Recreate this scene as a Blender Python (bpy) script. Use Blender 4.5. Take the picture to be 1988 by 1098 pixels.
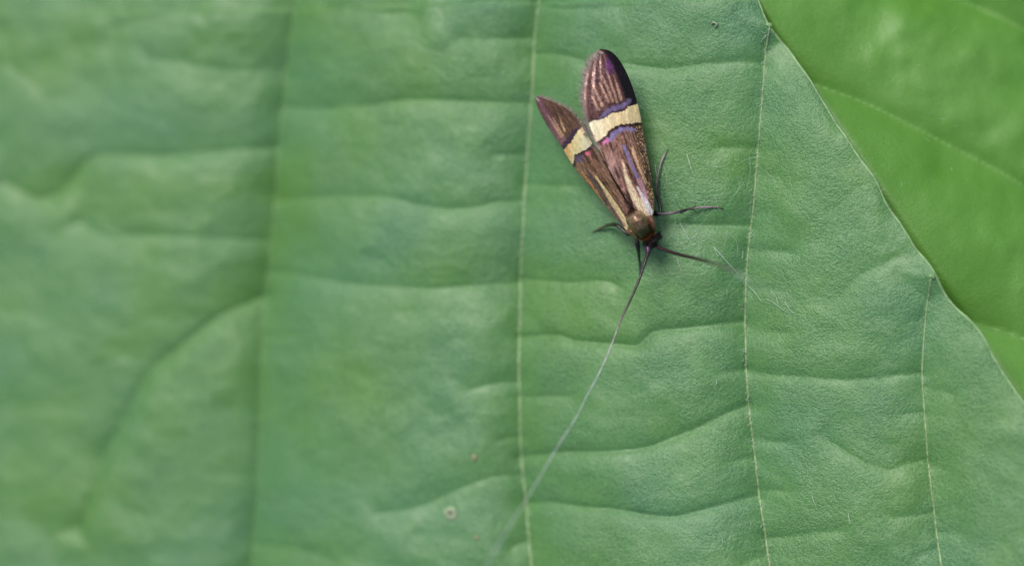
import bpy, math, random
import numpy as np
from mathutils import Vector

random.seed(7)
RNG = np.random.default_rng(11)
for o in list(bpy.data.objects):
    bpy.data.objects.remove(o, do_unlink=True)
scn = bpy.context.scene
col = scn.collection

# ------------------------------------------------------------------ camera
# one unit is one centimetre: the frame is 5.2 cm wide
D = 20.0
S = 5.2 / 1988.0
cam_d = bpy.data.cameras.new('camera')
cam = bpy.data.objects.new('camera', cam_d)
col.objects.link(cam)
cam.location = (0, 0, D)
cam.rotation_euler = (0, 0, 0)
cam_d.sensor_width = 36.0
cam_d.lens = 36.0 * D / 5.2
cam_d.clip_start = 0.1
cam_d.clip_end = 2000
cam_d.dof.use_dof = True
cam_d.dof.focus_distance = D - 0.14
cam_d.dof.aperture_fstop = 0.135
cam_d.dof.aperture_blades = 0
scn.camera = cam

# ------------------------------------------------------------------ sky and sun (bright overcast)
SUN_EL, SUN_AZ = math.radians(54), math.radians(-33)   # azimuth from +Y, negative = towards -X
world = bpy.data.worlds.new('World')
scn.world = world
world.use_nodes = True
wn = world.node_tree
bg = wn.nodes['Background']
sky = wn.nodes.new('ShaderNodeTexSky')
sky.sky_type = 'NISHITA'
sky.sun_disc = False
sky.sun_elevation = SUN_EL
sky.sun_rotation = SUN_AZ
sky.air_density = 1.0
sky.dust_density = 3.0
sky.ozone_density = 1.0
wn.links.new(sky.outputs[0], bg.inputs[0])
bg.inputs[1].default_value = 0.07
sun_d = bpy.data.lights.new('sun', 'SUN')
sun_d.energy = 1.5
sun_d.angle = math.radians(24)
sun_d.color = (1.0, 0.985, 0.95)
sun = bpy.data.objects.new('sun', sun_d)
col.objects.link(sun)
sdir = Vector((math.sin(SUN_AZ) * math.cos(SUN_EL), math.cos(SUN_AZ) * math.cos(SUN_EL), math.sin(SUN_EL)))
sun.rotation_euler = sdir.to_track_quat('Z', 'Y').to_euler()
sun.location = sdir * 40

vs = scn.view_settings
vs.view_transform = 'Standard'
vs.look = 'None'
vs.gamma = 1.0
vs.exposure = 0.98
vs.use_curve_mapping = False

# ------------------------------------------------------------------ helpers
def lin(c):
    return tuple(((v / 255.0) / 12.92 if v / 255.0 <= 0.04045 else ((v / 255.0 + 0.055) / 1.055) ** 2.4) for v in c)

def tag(o, label=None, cat=None, group=None, kind=None):
    if label: o['label'] = label
    if cat: o['category'] = cat
    if group: o['group'] = group
    if kind: o['kind'] = kind
    return o

def empty(name, loc):
    o = bpy.data.objects.new(name, None)
    o.location = loc
    o.empty_display_size = 0.1
    col.objects.link(o)
    return o

def root_loc(p):
    v = Vector((0, 0, 0))
    while p is not None:
        v = v + p.location
        p = p.parent
    return v

def link_mesh(name, verts, faces, mat, parent=None, smooth=True, color=None, loc=None):
    """one mesh object; verts are world coordinates; color = optional per-vertex linear rgb(a)"""
    off = root_loc(parent)
    v = np.asarray(verts, dtype=np.float64)
    l = np.zeros(3)
    if parent is None and loc is not None:
        l = np.array(loc)
    v = v - np.array(off) - l
    me = bpy.data.meshes.new(name)
    if isinstance(faces, np.ndarray):
        nf = len(faces)
        me.vertices.add(len(v)); me.vertices.foreach_set('co', v.astype(np.float32).ravel())
        me.loops.add(nf * 4); me.loops.foreach_set('vertex_index', faces.astype(np.int32).ravel())
        me.polygons.add(nf)
        me.polygons.foreach_set('loop_start', np.arange(0, nf * 4, 4, dtype=np.int32))
        me.update(calc_edges=True); me.validate()
    else:
        me.from_pydata(v.tolist(), [], faces)
    if smooth:
        me.polygons.foreach_set('use_smooth', np.ones(len(me.polygons), dtype=bool))
    if color is not None:
        at = me.color_attributes.new('pigment', 'FLOAT_COLOR', 'POINT')
        c = np.ones((len(v), 4), dtype=np.float32)
        color = np.asarray(color)
        c[:, :color.shape[1]] = color
        at.data.foreach_set('color', c.ravel())
    me.materials.append(mat)
    me.update()
    o = bpy.data.objects.new(name, me)
    o.location = Vector(l)
    col.objects.link(o)
    if parent is not None:
        o.parent = parent
    return o

def catmull(pts, step):
    P = np.asarray(pts, dtype=np.float64)
    if len(P) == 2:
        n = max(2, int(np.linalg.norm(P[1] - P[0]) / step) + 1)
        t = np.linspace(0, 1, n)[:, None]
        return P[0] * (1 - t) + P[1] * t
    Q = np.vstack([2 * P[0] - P[1], P, 2 * P[-1] - P[-2]])
    out = []
    for i in range(1, len(Q) - 2):
        p0, p1, p2, p3 = Q[i - 1], Q[i], Q[i + 1], Q[i + 2]
        n = max(2, int(np.linalg.norm(p2 - p1) / step) + 1)
        for t in np.linspace(0, 1, n, endpoint=False):
            out.append(0.5 * ((2 * p1) + (-p0 + p2) * t + (2 * p0 - 5 * p1 + 4 * p2 - p3) * t * t + (-p0 + 3 * p1 - 3 * p2 + p3) * t ** 3))
    out.append(P[-1])
    return np.array(out)

def tube(pts, radii, n=6, flat=1.0):
    P = np.asarray(pts, dtype=np.float64)
    m = len(P)
    R = np.full(m, radii) if np.isscalar(radii) else np.asarray(radii)
    T = np.gradient(P, axis=0)
    T /= np.linalg.norm(T, axis=1)[:, None] + 1e-12
    up = np.array([0, 0, 1.0])
    verts, faces = [], []
    for i in range(m):
        a = np.cross(T[i], up)
        if np.linalg.norm(a) < 1e-3:
            a = np.cross(T[i], np.array([0, 1.0, 0]))
        a /= np.linalg.norm(a)
        b = np.cross(a, T[i])
        for k in range(n):
            th = 2 * math.pi * k / n
            verts.append(P[i] + a * math.cos(th) * R[i] + b * math.sin(th) * R[i] * flat)
    for i in range(m - 1):
        for k in range(n):
            faces.append((i * n + k, i * n + (k + 1) % n, (i + 1) * n + (k + 1) % n, (i + 1) * n + k))
    faces.append(tuple(reversed(range(n))))
    faces.append(tuple(range((m - 1) * n, m * n)))
    return verts, faces

def _hash(ix, iy, seed):
    h = np.sin(ix * 127.1 + iy * 311.7 + seed * 74.7) * 43758.5453
    return h - np.floor(h)

def vnoise(x, y, seed=0):
    ix, iy = np.floor(x), np.floor(y)
    fx, fy = x - ix, y - iy
    fx = fx * fx * fx * (fx * (fx * 6 - 15) + 10); fy = fy * fy * fy * (fy * (fy * 6 - 15) + 10)
    a, b = _hash(ix, iy, seed), _hash(ix + 1, iy, seed)
    c, d = _hash(ix, iy + 1, seed), _hash(ix + 1, iy + 1, seed)
    return (a * (1 - fx) + b * fx) * (1 - fy) + (c * (1 - fx) + d * fx) * fy

def fbm(x, y, seed=0, octs=3):
    r, amp, tot = 0, 1.0, 0
    for k in range(octs):
        r = r + amp * (vnoise(x * 2 ** k + 13.7 * k, y * 2 ** k - 7.1 * k, seed + k) - 0.5)
        tot += amp; amp *= 0.5
    return r / tot

# ------------------------------------------------------------------ materials
def new_mat(name):
    m = bpy.data.materials.new(name)
    m.use_nodes = True
    nt = m.node_tree
    return m, nt, nt.nodes['Principled BSDF']

def node(nt, t, **kw):
    n = nt.nodes.new(t)
    for k, v in kw.items():
        setattr(n, k, v)
    return n

def leaf_material(name, c_dark, c_mid, c_pale, fine=1.0, spec=0.5, rough=0.42, seed=0.0):
    m, nt, b = new_mat(name)
    L = nt.links.new
    tc = node(nt, 'ShaderNodeTexCoord')
    mp = node(nt, 'ShaderNodeMapping')
    mp.inputs['Location'].default_value = (seed, seed * 1.7, seed * .3)
    L(tc.outputs['Object'], mp.inputs['Vector'])
    def noise(scale, detail=3, rough_=.5):
        n = node(nt, 'ShaderNodeTexNoise'); n.inputs['Scale'].default_value = scale
        n.inputs['Detail'].default_value = detail; n.inputs['Roughness'].default_value = rough_
        L(mp.outputs[0], n.inputs['Vector']); return n
    n1 = noise(1.6, 4)
    n2 = noise(14, 4, .6)
    vor = node(nt, 'ShaderNodeTexVoronoi', feature='DISTANCE_TO_EDGE')
    vor.inputs['Scale'].default_value = 36
    wob = node(nt, 'ShaderNodeMix', data_type='VECTOR')
    wob.inputs[0].default_value = 0.035
    L(mp.outputs[0], wob.inputs[4]); L(n2.outputs['Color'], wob.inputs[5])
    L(wob.outputs[1], vor.inputs['Vector'])
    vor2 = node(nt, 'ShaderNodeTexVoronoi', feature='DISTANCE_TO_EDGE')
    vor2.inputs['Scale'].default_value = 84
    L(wob.outputs[1], vor2.inputs['Vector'])
    # colour: mottled green
    r1 = node(nt, 'ShaderNodeValToRGB')
    r1.color_ramp.elements[0].position = .32; r1.color_ramp.elements[1].position = .70
    r1.color_ramp.elements[0].color = (*c_dark, 1); r1.color_ramp.elements[1].color = (*c_mid, 1)
    L(n1.outputs['Fac'], r1.inputs[0])
    e1 = node(nt, 'ShaderNodeMapRange'); e1.inputs['From Min'].default_value = 0; e1.inputs['From Max'].default_value = .10
    e1.inputs['To Min'].default_value = .22 * fine; e1.inputs['To Max'].default_value = 0
    L(vor.outputs['Distance'], e1.inputs['Value'])
    mx = node(nt, 'ShaderNodeMix', data_type='RGBA')
    L(e1.outputs[0], mx.inputs[0]); L(r1.outputs[0], mx.inputs[6]); mx.inputs[7].default_value = (*c_pale, 1)
    n3 = noise(105, 3, .6)
    r3 = node(nt, 'ShaderNodeMapRange'); r3.inputs['From Min'].default_value = .3; r3.inputs['From Max'].default_value = .7
    r3.inputs['To Min'].default_value = 1 - .22 * fine; r3.inputs['To Max'].default_value = 1 + .22 * fine
    L(n3.outputs['Fac'], r3.inputs['Value'])
    hs = node(nt, 'ShaderNodeHueSaturation')
    L(r3.outputs[0], hs.inputs['Value']); L(mx.outputs[2], hs.inputs['Color'])
    L(hs.outputs[0], b.inputs['Base Color'])
    b.inputs['Specular IOR Level'].default_value = spec
    rr = node(nt, 'ShaderNodeMapRange'); rr.inputs['To Min'].default_value = rough - .08; rr.inputs['To Max'].default_value = rough + .10
    L(n2.outputs['Fac'], rr.inputs['Value']); L(rr.outputs[0], b.inputs['Roughness'])
    # relief: areoles between the finest veins, cell grain
    def mul(a, f):
        q = node(nt, 'ShaderNodeMath', operation='MULTIPLY'); L(a, q.inputs[0]); q.inputs[1].default_value = f; return q.outputs[0]
    def add(a, c):
        q = node(nt, 'ShaderNodeMath', operation='ADD'); L(a, q.inputs[0]); L(c, q.inputs[1]); return q.outputs[0]
    mn = node(nt, 'ShaderNodeMath', operation='MINIMUM'); L(vor.outputs['Distance'], mn.inputs[0]); mn.inputs[1].default_value = .25
    h = add(mul(mn.outputs[0], .0055 * fine), mul(vor2.outputs['Distance'], .003 * fine))
    h = add(h, mul(n3.outputs['Fac'], .0040 * fine))
    h = add(h, mul(n2.outputs['Fac'], .0055 * fine))
    vor3 = node(nt, 'ShaderNodeTexVoronoi', feature='DISTANCE_TO_EDGE'); vor3.inputs['Scale'].default_value = 9
    wob3 = node(nt, 'ShaderNodeMix', data_type='VECTOR'); wob3.inputs[0].default_value = .09
    L(mp.outputs[0], wob3.inputs[4]); L(n2.outputs['Color'], wob3.inputs[5]); L(wob3.outputs[1], vor3.inputs['Vector'])
    mn3 = node(nt, 'ShaderNodeMath', operation='MINIMUM'); L(vor3.outputs['Distance'], mn3.inputs[0]); mn3.inputs[1].default_value = .16
    h = add(h, mul(mn3.outputs[0], .007 * fine))
    bp = node(nt, 'ShaderNodeBump'); bp.inputs['Distance'].default_value = 1.0
    n5 = noise(3.2, 3, .6); r5 = node(nt, 'ShaderNodeMapRange'); r5.inputs['From Min'].default_value = .35; r5.inputs['From Max'].default_value = .68
    r5.inputs['To Min'].default_value = .3; r5.inputs['To Max'].default_value = 1.0
    L(n5.outputs['Fac'], r5.inputs['Value']); L(r5.outputs[0], bp.inputs['Strength'])
    L(h, bp.inputs['Height']); L(bp.outputs[0], b.inputs['Normal'])
    return m

M = {}
M['leaf'] = leaf_material('leaf_green', (.068, .176, .034), (.063, .173, .070), (.15, .28, .08), 1.15, .55, .47)
M['leaf_low'] = leaf_material('leaf_yellowgreen', (.064, .195, .012), (.098, .245, .034), (.15, .30, .06), .5, .6, .5, 5.0)

def simple_mat(name, c, rough=.5, metal=0.0, spec=.5, var=.12, scale=30, bump=.0, alpha=None):
    m, nt, b = new_mat(name)
    L = nt.links.new
    tc = node(nt, 'ShaderNodeTexCoord')
    n = node(nt, 'ShaderNodeTexNoise'); n.inputs['Scale'].default_value = scale; n.inputs['Detail'].default_value = 3
    L(tc.outputs['Object'], n.inputs['Vector'])
    r = node(nt, 'ShaderNodeMapRange'); r.inputs['From Min'].default_value = .3; r.inputs['From Max'].default_value = .7
    r.inputs['To Min'].default_value = 1 - var; r.inputs['To Max'].default_value = 1 + var
    L(n.outputs['Fac'], r.inputs['Value'])
    hs = node(nt, 'ShaderNodeHueSaturation'); hs.inputs['Color'].default_value = (*c, 1)
    L(r.outputs[0], hs.inputs['Value']); L(hs.outputs[0], b.inputs['Base Color'])
    b.inputs['Roughness'].default_value = rough
    b.inputs['Metallic'].default_value = metal
    b.inputs['Specular IOR Level'].default_value = spec
    if bump:
        bp = node(nt, 'ShaderNodeBump'); bp.inputs['Strength'].default_value = 1; bp.inputs['Distance'].default_value = bump
        L(n.outputs['Fac'], bp.inputs['Height']); L(bp.outputs[0], b.inputs['Normal'])
    return m

M['vein'] = simple_mat('vein_pale_green', (.22, .31, .14), .5, 0, .4, .4, 50, .003)
M['vein_soft'] = simple_mat('vein_mid_green', (.10, .21, .06), .5, 0, .4, .3, 50)
M['vein_low'] = simple_mat('vein_lower_green', (.17, .32, .08), .5, 0, .4, .2, 20)
M['cross'] = simple_mat('cross_vein_green', (.07, .175, .045), .5, 0, .4, .2, 25)
M['margin'] = simple_mat('leaf_margin_pale', (.19, .31, .13), .5, 0, .4, .3, 25, .003)
M['hair'] = simple_mat('leaf_hair_white', (.50, .60, .48), .4, 0, .5, .1, 10)
M['stem'] = simple_mat('stem_green', (.13, .20, .06), .55, 0, .4, .25, 6, .01)
M['ground'] = simple_mat('leaf_litter_soil', (.045, .040, .022), .9, 0, .2, .6, .6, .2)
M['speck'] = simple_mat('pale_speck', (.27, .33, .20), .7, 0, .3, .3, 40, .004)
M['speck_dark'] = simple_mat('dark_speck', (.10, .12, .09), .7, 0, .3, .3, 40)
M['grain'] = simple_mat('pinkish_grain', (.24, .23, .13), .7, 0, .3, .3, 40, .004)
M['eye'] = simple_mat('compound_eye_black', (.006, .006, .009), .16, 0, .6, .3, 300, .0006)
M['orange'] = simple_mat('orange_scales', (.42, .17, .035), .55, 0, .4, .4, 60)
M['dark_hair'] = simple_mat('dark_head_scales', (.030, .018, .018), .5, 0, .5, .5, 50)
M['fringe'] = simple_mat('fringe_grey_brown', (.17, .14, .115), .5, 0, .5, .35, 40)

def pigment_mat(name, rough=.33, metal=.22, scales=True, var=.15, spec=.28, bump=.006):
    """pigment with some painted sheen and shade comes from the vertex attribute, overlapping scales from a stretched cell pattern"""
    m, nt, b = new_mat(name)
    L = nt.links.new
    at = node(nt, 'ShaderNodeAttribute'); at.attribute_name = 'pigment'
    tc = node(nt, 'ShaderNodeTexCoord')
    mp = node(nt, 'ShaderNodeMapping')
    mp.inputs['Rotation'].default_value = (0, 0, math.radians(-24))
    mp.inputs['Scale'].default_value = (150, 62, 60)
    L(tc.outputs['Object'], mp.inputs['Vector'])
    v = node(nt, 'ShaderNodeTexVoronoi'); v.inputs['Scale'].default_value = 1.0
    L(mp.outputs[0], v.inputs['Vector'])
    sep = node(nt, 'ShaderNodeSeparateColor'); L(v.outputs['Color'], sep.inputs[0])
    r = node(nt, 'ShaderNodeMapRange'); r.inputs['To Min'].default_value = 1 - var; r.inputs['To Max'].default_value = 1 + var
    L(sep.outputs[0], r.inputs['Value'])
    hs = node(nt, 'ShaderNodeHueSaturation')
    L(at.outputs['Color'], hs.inputs['Color']); L(r.outputs[0], hs.inputs['Value'])
    L(hs.outputs[0], b.inputs['Base Color'])
    b.inputs['Metallic'].default_value = metal
    b.inputs['Specular IOR Level'].default_value = spec
    rr = node(nt, 'ShaderNodeMapRange'); rr.inputs['To Min'].default_value = rough - .1; rr.inputs['To Max'].default_value = rough + .14
    L(sep.outputs[1], rr.inputs['Value']); L(rr.outputs[0], b.inputs['Roughness'])
    bp = node(nt, 'ShaderNodeBump'); bp.inputs['Strength'].default_value = 1; bp.inputs['Distance'].default_value = bump
    L(sep.outputs[2], bp.inputs['Height']); L(bp.outputs[0], b.inputs['Normal'])
    return m
M['wing'] = pigment_mat('wing_scales')
M['body'] = pigment_mat('body_scales', .34, .45, True, .3, .45, .004)
M['limb'] = pigment_mat('limb_scales', .40, .1, True, .25, .5, .001)

# ------------------------------------------------------------------ terrain of the leaf: shape of the blade
_tx = np.linspace(-12, 9, 2101)
_tz = np.interp(_tx, [-12, -9, -5, -2.6, -1.2, 0, .6, 1.2, 1.6, 2.1, 2.6, 3.5, 5, 9],
                [-2.6, -2.4, -1.75, -1.12, -.66, -.20, 0, .15, .24, .37, .54, .85, 1.2, 1.6])
_k = np.exp(-0.5 * (np.arange(-80, 81) / 28.0) ** 2); _k /= _k.sum()
_tz = np.convolve(np.pad(_tz, 80, mode='edge'), _k, mode='valid')

def base_z(x, y):
    x = np.asarray(x, dtype=np.float64); y = np.asarray(y, dtype=np.float64)
    return np.interp(x, _tx, _tz) - 0.012 * np.clip(y, -9, 9) ** 2 * np.where(y > 1.44, 1.3, .35)

def PX(px, py, z=None):
    """photo coordinates to a place at height z (or on the blade)"""
    px = np.asarray(px, dtype=np.float64); py = np.asarray(py, dtype=np.float64)
    x, y = (px - 994) * S, (549 - py) * S
    if z is None:
        zz = 0
        for _ in range(4):
            zz = base_z(x, y)
            x, y = (px - 994) * S * (D - zz) / D, (549 - py) * S * (D - zz) / D
        return x, y
    return x * (D - z) / D, y * (D - z) / D

SEC = [
 [(575, 0), (570, 20), (555, 110), (548, 180), (540, 270), (532, 370), (525, 450), (512, 570), (508, 650), (504, 750), (498, 900), (492, 1000), (485, 1098)],
 [(1046, 0), (1038, 80), (1034, 170), (1024, 300), (1018, 400), (1012, 500), (1010, 600), (1008, 700), (1010, 800), (1012, 880), (1022, 980), (1032, 1098)],
 [(1497, 48), (1490, 100), (1482, 200), (1474, 300), (1466, 400), (1455, 500), (1451, 600), (1452, 700), (1458, 790), (1470, 890), (1480, 980), (1490, 1040), (1498, 1098)],
 [(1811, 536), (1808, 560), (1800, 640), (1796, 720), (1800, 800), (1808, 900), (1820, 1000), (1832, 1098)],
]
CROSS = [  # (strength, points) from one lateral vein towards the next
 (.6, [(545, 133), (470, 135), (400, 130), (330, 118), (250, 112)]),
 (1.3, [(530, 285), (440, 290), (330, 302), (260, 300), (200, 300), (170, 310), (140, 345), (110, 375), (70, 385), (30, 365), (-20, 335)]),
 (.9, [(515, 465), (440, 462), (340, 458), (250, 455), (215, 462), (170, 440), (130, 410)]),
 (1.7, [(510, 575), (450, 600), (400, 630), (350, 670), (300, 710), (265, 760), (235, 820), (200, 880), (185, 930), (170, 980), (140, 1060)]),
 (.5, [(195, 950), (240, 985), (310, 1012)]),
 (.5, [(-10, 110), (60, 160), (110, 220)]),
 (.5, [(190, 62), (300, 32), (420, 20)]),
 (.7, [(600, 5), (680, 16), (750, 25), (830, 18)]),
 (.8, [(850, 73), (920, 75), (1035, 70)]),
 (1.1, [(555, 205), (620, 210), (690, 205), (770, 195), (850, 193), (940, 197), (1025, 197)]),
 (.6, [(930, 303), (980, 298), (1015, 297)]),
 (1.1, [(535, 385), (600, 383), (680, 380), (760, 383), (800, 395), (860, 405), (920, 402), (960, 393), (1010, 390)]),
 (.9, [(525, 527), (580, 533), (640, 545), (700, 552), (760, 556), (830, 560), (900, 556), (960, 552), (1008, 548)]),
 (.5, [(507, 655), (560, 650), (610, 648)]),
 (.7, [(880, 775), (920, 755), (960, 745), (1005, 742)]),
 (.5, [(930, 870), (970, 855), (1010, 848)]),
 (.7, [(700, 1000), (800, 988), (880, 955), (930, 935), (970, 925), (1012, 925)]),
 (.5, [(490, 1060), (560, 1065), (620, 1080), (680, 1110)]),
 (.7, [(960, 1085), (1000, 1062), (1025, 1055)]),
 (.6, [(1050, 8), (1110, 15), (1180, 12), (1240, 5)]),
 (.8, [(1040, 100), (1080, 102), (1120, 112), (1160, 125), (1220, 124), (1250, 128), (1300, 133), (1380, 123), (1450, 118), (1485, 120)]),
 (.7, [(1020, 355), (1080, 360), (1150, 358)]),
 (.6, [(1360, 291), (1410, 285), (1475, 285)]),
 (1.0, [(1270, 432), (1330, 436), (1390, 437), (1460, 437)]),
 (.8, [(1012, 540), (1060, 545), (1110, 548), (1160, 545), (1190, 550), (1230, 572)]),
 (.5, [(1395, 531), (1425, 531), (1452, 532)]),
 (1.1, [(1010, 655), (1060, 652), (1090, 652), (1120, 662), (1200, 668), (1240, 670), (1270, 645), (1320, 638), (1380, 632), (1450, 625)]),
 (.6, [(1370, 731), (1400, 725), (1452, 719)]),
 (.7, [(1008, 772), (1070, 770), (1140, 770)]),
 (1.0, [(1012, 890), (1090, 880), (1150, 878), (1200, 876), (1260, 868), (1310, 850), (1360, 830), (1410, 805), (1457, 788)]),
 (.5, [(1390, 900), (1430, 895), (1470, 890)]),
 (1.0, [(1022, 981), (1070, 978), (1130, 985), (1200, 990), (1260, 1000), (1310, 1003), (1370, 990), (1430, 975), (1478, 964)]),
 (.6, [(1420, 1105), (1460, 1090), (1496, 1078)]),
 (.4, [(1482, 222), (1510, 220), (1550, 222)]),
 (.6, [(1470, 340), (1510, 340), (1550, 335)]),
 (.8, [(1580, 163), (1560, 176), (1542, 192)]),
 (.5, [(1705, 340), (1660, 370), (1620, 410), (1590, 432)]),
 (.5, [(1466, 414), (1500, 414), (1535, 418)]),
 (.8, [(1456, 485), (1500, 487), (1575, 491)]),
 (.8, [(1780, 481), (1740, 500), (1700, 520), (1660, 545), (1630, 580), (1612, 620)]),
 (.5, [(1452, 560), (1500, 562), (1560, 570)]),
 (.8, [(1452, 641), (1480, 646), (1520, 646), (1565, 643)]),
 (1.0, [(1452, 716), (1490, 727), (1560, 732), (1640, 738), (1700, 735), (1750, 728), (1797, 725)]),
 (.6, [(1720, 806), (1760, 803), (1800, 803)]),
 (.4, [(1458, 792), (1480, 794), (1510, 795)]),
 (.8, [(1466, 853), (1510, 860), (1570, 858)]),
 (.8, [(1585, 825), (1600, 845), (1650, 880), (1720, 912), (1760, 903), (1808, 895)]),
 (.7, [(1476, 951), (1510, 954), (1560, 952)]),
 (.6, [(1700, 1012), (1760, 1003), (1820, 998)]),
 (.8, [(1490, 1046), (1530, 1044), (1600, 1035), (1665, 1025)]),
 (.7, [(1750, 1099), (1790, 1080), (1829, 1065)]),
 (.4, [(1735, 622), (1765, 621), (1800, 622)]),
 (.5, [(1798, 752), (1850, 765), (1885, 785)]),
 (.6, [(1808, 905), (1840, 912), (1875, 915)]),
 (.6, [(1823, 1038), (1860, 1036), (1900, 1030)]),
]
YMID = -4.0
def margin_raw():
    inner = [(1475, 0), (1484, 24), (1494, 43), (1508, 62), (1530, 88), (1556, 124), (1579, 160), (1600, 196), (1626, 238), (1656, 282), (1700, 350), (1722, 392), (1748, 430), (1780, 479),
             (1800, 502), (1817, 526), (1838, 566), (1864, 602), (1889, 628), (1918, 664), (1938, 704), (1990, 780)]
    xs, ys = PX(*np.array(inner, float).T)
    pre = [(-9.0, -3.9), (-8.8, -2.0), (-8.2, .3), (-7.0, 2.4), (-5, 3.9), (-2.6, 4.3), (-1, 3.7), (.1, 2.9), (.8, 2.15), (1.12, 1.7)]
    post = [(3.1, -1.35), (3.7, -2.4), (4.3, -3.3), (4.8, -3.8), (5.1, -3.97)]
    return np.array(pre + list(zip(xs, ys)) + post)
MARG = margin_raw()
MARG_C = catmull(MARG, .03)
MARG_C[:, 1] += .045 * fbm(MARG_C[:, 1] * 4.2, MARG_C[:, 0] * 0 + .5, 211, 3)
def margin_y(x):
    return np.interp(x, MARG_C[:, 0], MARG_C[:, 1])

# lateral veins continued down to the midrib, and neighbours outside the frame
sec_world = []
for pts in SEC:
    xs, ys = PX(*np.array(pts, float).T)
    w = list(zip(xs, ys))
    dx = w[-1][0] - w[-3][0]; dy = w[-1][1] - w[-3][1]
    sl = dx / dy
    for yy in (-2.0, -2.8, -3.5, YMID):
        w.append((w[-1][0] + sl * (yy - w[-1][1]) * 1.15, yy))
    if pts[0][1] == 0:
        x0, y0 = w[0]
        for k in range(1, 8):
            yy = y0 + k * .4
            xx = x0 + .055 * k + .012 * k * k
            if yy > margin_y(xx) - .02: break
            w.insert(0, (xx, yy))
    sec_world.append(catmull(w, .03))
for (xb, xt, yt) in ((-3.15, -2.85, 4.2), (-4.2, -3.9, 4.1), (-5.6, -5.5, 3.5), (-7.0, -7.1, 2.2), (-8.2, -8.2, .2), (3.15, 2.8, -.85), (3.7, 3.35, -1.75), (4.4, 4.2, -3.1)):
    w = [(xt, yt), (xt * .6 + xb * .4 - .08, yt * .66 + YMID * .34), (xt * .3 + xb * .7 - .04, yt * .33 + YMID * .67), (xb + .15, YMID)]
    sec_world.append(catmull(w, .04))
cross_world = []
for s, pts in CROSS:
    xs, ys = PX(*np.array(pts, float).T)
    mx_ = np.mean([p[0] for p in pts])
    s = s * np.interp(mx_, [500, 1000, 1350, 1550, 1900], [.95, .9, .8, .62, .55])
    cross_world.append((s, catmull(list(zip(xs, ys)), .025)))
# cross veins beyond the frame, in steps between neighbouring laterals
def sec_x(i, y):
    c = sec_world[i]
    o = np.argsort(c[:, 1])
    return float(np.interp(y, c[o, 1], c[o, 0]))
order = sorted(range(len(sec_world)), key=lambda i: sec_x(i, -2.2))
for a, b2 in zip(order[:-1], order[1:]):
    top = min(sec_world[a][:, 1].max(), sec_world[b2][:, 1].max())
    y = YMID + .3
    while y < top - .1:
        xa, xb = sec_x(a, y), sec_x(b2, y)
        inside = (xb > -2.6 and xa < 2.6 and -1.5 < y < 1.5)
        if not inside:
            k = random.uniform(-.08, .08)
            w = [(xa, y + random.uniform(-.05, .05)), (xa * .66 + xb * .34, y + k), (xa * .34 + xb * .66, y - k), (xb, y + random.uniform(-.05, .05))]
            cross_world.append((random.uniform(.6, 1.0), catmull(w, .05)))
        y += random.uniform(.3, .5)

# which cross veins end on a lateral vein (their crease runs right up to it)
JOIN = {}
_sp = np.vstack(sec_world)
for s_, line in cross_world:
    JOIN[id(line)] = tuple(bool(np.min(np.hypot(*(_sp - p).T)) < .05) for p in (line[0], line[-1]))

def line_field(X, Y, line, pad):
    """distance, side (+1 above / right) and end taper of the nearest point of a polyline, for points near it"""
    lo = line.min(0) - pad; hi = line.max(0) + pad
    idx = np.nonzero((X > lo[0]) & (X < hi[0]) & (Y > lo[1]) & (Y < hi[1]))[0]
    if len(idx) == 0: return idx, None, None, None
    x, y = X[idx], Y[idx]
    best = np.full(len(idx), 1e9); side = np.zeros(len(idx)); tt = np.zeros(len(idx))
    seg = np.diff(line, axis=0); ln = np.linalg.norm(seg, axis=1)
    cum = np.concatenate([[0], np.cumsum(ln)]); tot = cum[-1]
    for i in range(len(seg)):
        if ln[i] < 1e-9: continue
        ux, uy = seg[i] / ln[i]
        rx, ry = x - line[i, 0], y - line[i, 1]
        t = np.clip(rx * ux + ry * uy, 0, ln[i])
        ex, ey = rx - ux * t, ry - uy * t
        d = ex * ex + ey * ey
        m = d < best
        best[m] = d[m]
        cr = ux * ry - uy * rx
        side[m] = cr[m]
        tt[m] = cum[i] + t[m]
    j0, j1 = JOIN.get(id(line), (False, False))
    return idx, np.sqrt(best), side, np.minimum(tt + (9 if j0 else 0), tot - tt + (9 if j1 else 0))

def relief(X, Y, secs, crosses, dsec=.115, dcro=.050, wa=.13, wb=.055, sharp=.26):
    shp = X.shape
    X = X.ravel(); Y = Y.ravel()
    h = np.zeros_like(X)
    for q_, line in enumerate(secs):
        idx, d, s, e = line_field(X, Y, line, 1.6)
        ds = (1.5, 1.3, .95, .8)[q_] if q_ < 4 else .7
        if d is None: continue
        k = np.clip(s / (d + 1e-6), -1, 1) * (1 if line[0, 1] > line[-1, 1] else -1)
        w = .22 + (.32 - .22) * (.5 + .5 * k)
        e2 = np.clip((e + .7 * d) / .12, 0, 1) * .7 + .3
        h[idx] -= e2 * ds * dsec * np.exp(-d / w)
    for s_, line in crosses:
        idx, d, s, e = line_field(X, Y, line, max(.6, 5 * wa))
        if d is None: continue
        fwd = line[-1, 0] > line[0, 0]
        k = np.clip(s / (d + 1e-6), -1, 1) * (1 if fwd else -1)
        soft_ = np.interp(line[:, 0].mean(), [-1.0, .05, .7], [1, .75, 0]) if sharp else 0
        w = (wb + .02 * soft_) + (wa + .04 * soft_ - wb) * (.5 + .5 * k)
        e2 = np.clip((e + .7 * d) / .12, 0, 1)
        e2 = .15 + .85 * e2 * e2 * (3 - 2 * e2)
        h[idx] -= e2 * s_ * dcro * (.74 * np.exp(-d / w) + sharp * (1 - .6 * soft_) * np.exp(-d / .018))
    return h.reshape(shp)

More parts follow.
